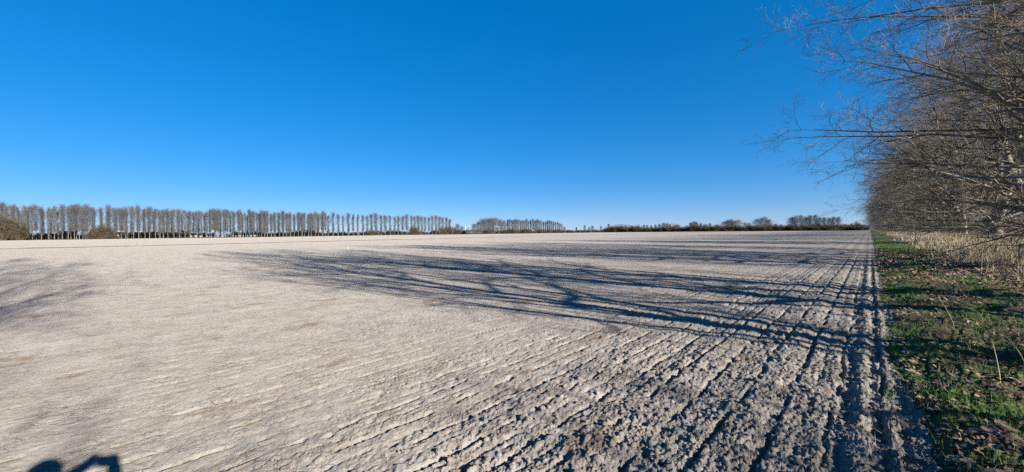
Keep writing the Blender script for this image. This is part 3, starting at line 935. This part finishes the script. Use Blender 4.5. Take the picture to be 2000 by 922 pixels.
# scattered dry blades in the green strip and on the soil
x, y = scatter(r, 2600, -0.4, 3.4, 30, 0.8, 0.5)
blades(len(x), x, y, r.uniform(0.04, 0.16, len(x)), r.uniform(0.002, 0.005, len(x)), 1.6, 94, M_DRY, 'dry_grass', 3, 'loose dry blades lying in the green strip', 'grass')


def leaf_mesh(seed):
    r = np.random.default_rng(seed)
    n = 7
    t = np.linspace(0, 1, n)
    w = np.sin(t * math.pi) ** 0.7 * 0.30 * (1 + r.uniform(-.15, .15, n))
    curl = r.uniform(-0.35, 0.5); cup = r.uniform(0.1, 0.55)
    v = []
    for i in range(n):
        zc = curl * (t[i] - .5) ** 2
        for s in (-1, 0, 1):
            v.append((t[i] - .5, s * w[i] * (1 + .1 * r.normal()), zc + abs(s) * w[i] * cup + r.normal(0, .02)))
    q = [(i * 3 + j, i * 3 + j + 1, i * 3 + j + 4, i * 3 + j + 3) for i in range(n - 1) for j in (0, 1)]
    return np.array(v), np.array(q)


LM = [leaf_mesh(200 + i) for i in range(5)]
LMESH = [mesh_np('fallen_leaf', v, q, None, (M_LEAF,), True) for v, q in LM]
# the leaves nearest the camera, one by one
nl = 0
rl = random.Random(17)
while nl < 300:
    t_ = 2.2 + 6.5 * rl.random() ** 1.2
    x_ = rl.uniform(0.28, 0.28 + 0.19 * t_)
    if pnoise(np.array([x_ / .5]), np.array([t_ / .5]), 66)[0] < rl.uniform(-0.7, 0.25) - 0.25 * (x_ - 1): continue
    s = rl.uniform(0.05, 0.095)
    o = obj('fallen_leaf', LMESH[rl.randrange(5)], None, (x_, t_, float(ground_at(x_, t_)[0]) + rl.uniform(0.018, 0.035)), 0, (s, s, s))
    o.rotation_euler = (rl.gauss(0, .3), rl.gauss(0, .3), rl.uniform(0, 6.28))
    tag(o, 'dry brown leaf fallen on the grass strip at the lower right', 'leaf', 'fallen leaves on the grass strip')
    nl += 1
# the rest of the litter
x, y = scatter(r, 26000, 0.3, 6.5, 45, 2.2, 0.45)
dens = pnoise(x / 1.0, y / 1.4, 67) + 0.12 * x + 0.05
kp = (dens > r.uniform(-0.4, 0.3, len(x))); x, y = x[kp], y[kp]
vs, qs, nv = [], [], 0
zz = ground_at(x, y)
v0 = np.array([(-.5, 0, 0), (-.15, -.26, .06), (-.12, .26, .1), (.2, -.22, .05), (.2, .24, .08), (.5, 0, .1)])
q0 = np.array([(0, 1, 2, 2), (1, 3, 4, 2), (3, 5, 4, 4)])
N = len(x)
s = r.uniform(0.03, 0.07, N) * np.clip(np.hypot(x, y) / 10, 0.65, 2.2)
a = r.uniform(0, 6.28, N); tx, ty_ = r.normal(0, .45, N), r.normal(0, .45, N)
lv = v0[None] * s[:, None, None] * np.array([1, 1, 1])[None, None]
lx = lv[..., 0] * np.cos(a)[:, None] - lv[..., 1] * np.sin(a)[:, None]
ly = lv[..., 0] * np.sin(a)[:, None] + lv[..., 1] * np.cos(a)[:, None]
lz = lv[..., 2] + lx * tx[:, None] + ly * ty_[:, None]
v = np.stack([lx + x[:, None], ly + y[:, None], lz + zz[:, None] + 0.03], -1).reshape(-1, 3)
tri0 = np.array([(0, 1, 2), (1, 3, 2), (3, 4, 2), (3, 5, 4)])
tri = (tri0[None] + (np.arange(N) * 6)[:, None, None]).reshape(-1, 3)
tag(obj('leaf_litter', mesh_np('leaf_litter', v, None, tri, (M_LEAF,))), 'brown leaf litter strewn through the grass further along the verge', 'leaf litter', None, 'stuff')

# soil clods lying on the drill rows
ico_v = np.array([(0, 0, 1), (.894, 0, .447), (.276, .851, .447), (-.724, .526, .447), (-.724, -.526, .447), (.276, -.851, .447),
                  (.724, .526, -.447), (-.276, .851, -.447), (-.894, 0, -.447), (-.276, -.851, -.447), (.724, -.526, -.447), (0, 0, -1)])
ico_t = np.array([(0, 1, 2), (0, 2, 3), (0, 3, 4), (0, 4, 5), (0, 5, 1), (1, 6, 2), (2, 7, 3), (3, 8, 4), (4, 9, 5), (5, 10, 1),
                  (6, 7, 2), (7, 8, 3), (8, 9, 4), (9, 10, 5), (10, 6, 1)])
N = 15000
rad = 2.2 + 17 * r.random(N) ** 1.6
th = math.pi / 2 + A + r.uniform(-math.radians(56), math.radians(56), N)
x, y = rad * np.cos(th), rad * np.sin(th)
kp = (x < EDGE + .1) & (r.random(N) < sstep(-3.0, -0.4, x)); x, y = x[kp], y[kp]
N = len(x)
s = r.gamma(2.0, 0.0062, N) + 0.006
s = np.clip(s, 0.006, 0.045)
cv = ico_v[None] * s[:, None, None] * r.uniform(0.65, 1.25, (N, 12, 1)) * r.uniform(0.6, 1.3, (N, 1, 3)) * np.array([1, 1.1, 0.75])
v = cv + np.stack([x, y, ground_at(x, y) + s * 0.18], -1)[:, None, :]
tri = (ico_t[None] + (np.arange(N) * 12)[:, None, None]).reshape(-1, 3)
tag(obj('soil_clods', mesh_np('soil_clods', v.reshape(-1, 3), None, tri, (M_SOIL,))), 'small pale clods of dry soil on the drill rows', 'soil clods', None, 'stuff')

# dry stalks at the lower right
for (x_, t_, hgt, lx_, ly_, lab) in ((1.27, 7.05, 0.48, -0.27, -0.24, 'long pale dry stalk leaning left over the leaf litter at lower right'),
                                     (0.95, 6.10, 0.42, -0.05, 0.02, 'upright thin dry stalk standing in the leaf litter at lower right'),
                                     (0.95, 8.95, 0.50, -0.18, -0.12, 'thin dry stalk further back in the shaded grass strip'),
                                     (1.22, 6.85, 0.22, 0.06, 0.05, 'short broken dry stalk at the right edge of the frame')):
    z_ = float(ground_at(x_, t_)[0])
    tt = np.linspace(0, 1, 6)
    pts = np.stack([lx_ * tt ** 1.5, ly_ * tt ** 1.5, hgt * tt], -1)[None]
    v, q = tubes(pts, (0.0055 * (1 - 0.6 * tt))[None], 5)
    o = obj('dry_stalk', mesh_np('dry_stalk', v, q, None, (M_DRY,), True), None, (x_, t_, z_ - 0.01))
    tag(o, lab, 'stalk', 'dry stalks at the lower right')


# ------------------------------------------------------------------ the photographer, whose shadow falls at the lower left
def photographer():
    root = thing('person', (0, 0, 0), 'person holding up a phone, seen only as the shadow at the lower left', 'person')
    root.location = (0.41 * sA, -0.41 * cA, float(ground_at(0.41 * sA, -0.41 * cA)[0]) - 0.0)
    root.rotation_euler = (0, 0, A)
    V, E, R = [], [], []

    def add(co, rad, par=None):
        V.append(co); R.append(rad)
        if par is not None: E.append((par, len(V) - 1))
        return len(V) - 1
    pel = add((0, -0.02, 0.95), (.17, .13))
    wa = add((0, -0.02, 1.10), (.155, .12), pel)
    ch = add((0, -0.02, 1.38), (.17, .125), wa)
    sh = add((0, -0.02, 1.52), (.12, .10), ch)
    nk = add((0, 0.0, 1.60), (.06, .06), sh)
    h0 = add((0, 0.03, 1.675), (.075, .085), nk)
    h1 = add((0, 0.03, 1.745), (.080, .098), h0)
    add((0, 0.02, 1.815), (.055, .065), h1)
    for s in (-1, 1):
        hp = add((s * .10, -0.02, 0.88), (.095, .095), pel)
        kn = add((s * .12, 0.01, 0.49), (.062, .065), hp)
        an = add((s * .13, -0.03, 0.10), (.045, .048), kn)
        add((s * .15, 0.12, 0.045), (.045, .035), an)
        so = add((s * .19, -0.02, 1.51), (.065, .065), sh)
        el = add((s * .33, 0.14, 1.42), (.052, .052), so)
        wr = add((s * .15, 0.33, 1.56), (.042, .038), el)
        pm = add((s * .10, 0.375, 1.60), (.042, .034), wr)
        for f in range(4):
            zf = 1.65 - f * 0.022
            k1 = add((s * .085, 0.415, zf), (.012, .012), pm)
            add((s * (.045 + .006 * f), 0.412, zf), (.008, .008), k1)
        t1 = add((s * .075, 0.37, 1.60), (.011, .011), pm)
        add((s * .045, 0.385, 1.605), (.009, .009), t1)
    me = bpy.data.meshes.new('body')
    me.from_pydata(V, E, [])
    o = obj('body', me, root)
    m = o.modifiers.new('Skin', 'SKIN')
    m.use_smooth_shade = True
    for i, sv in enumerate(me.skin_vertices[0].data):
        sv.radius = R[i]
    me.skin_vertices[0].data[0].use_root = True
    o.modifiers.new('Subdivision', 'SUBSURF').levels = 1
    mt, nt, b = nmat('clothing', 0.85)
    tc = nt.nodes.new('ShaderNodeTexCoord')
    sx = nt.nodes.new('ShaderNodeSeparateXYZ'); nt.links.new(tc.outputs['Object'], sx.inputs[0])
    mr = nt.nodes.new('ShaderNodeMapRange'); mr.inputs[2].default_value = 1.8
    nt.links.new(sx.outputs[2], mr.inputs[0])
    rp = ramp(nt, mr.outputs[0], [(0.0, (0.03, 0.02, 0.015)), (0.07, (0.04, 0.045, 0.06)), (0.53, (0.03, 0.05, 0.09)), (0.84, (0.45, 0.28, 0.2))])
    nt.nodes[-1].color_ramp.interpolation = 'CONSTANT'
    nt.links.new(rp, b.inputs['Base Color'])
    me.materials.append(mt)
    # short hair
    n, k = 14, 6
    v = []
    for i in range(k):
        a_ = math.pi / 2 * i / (k - 1)
        for j in range(n):
            b_ = 2 * math.pi * j / n
            v.append((0.092 * math.cos(a_) * math.cos(b_), 0.02 + 0.108 * math.cos(a_) * math.sin(b_) - 0.012, 1.75 + 0.10 * math.sin(a_)))
    q = [(i * n + j, i * n + (j + 1) % n, (i + 1) * n + (j + 1) % n, (i + 1) * n + j) for i in range(k - 1) for j in range(n)]
    obj('hair', mesh_np('hair', v, q, None, (M_WOOD,), True), root)
    # the phone in both hands, just behind the lens
    ph = thing('phone', (0.02 * sA, -0.02 * cA, CAM_H), 'dark phone held up in both hands by the photographer', 'phone')
    ph.rotation_euler = (0, 0, A)
    box('case', -0.03, 0.13, -0.008, 0.0, -0.05, 0.03, M_DARKROOF, ph)
    box('screen', -0.025, 0.125, -0.0095, -0.0085, -0.047, 0.027, M_GLASS, ph)


photographer()
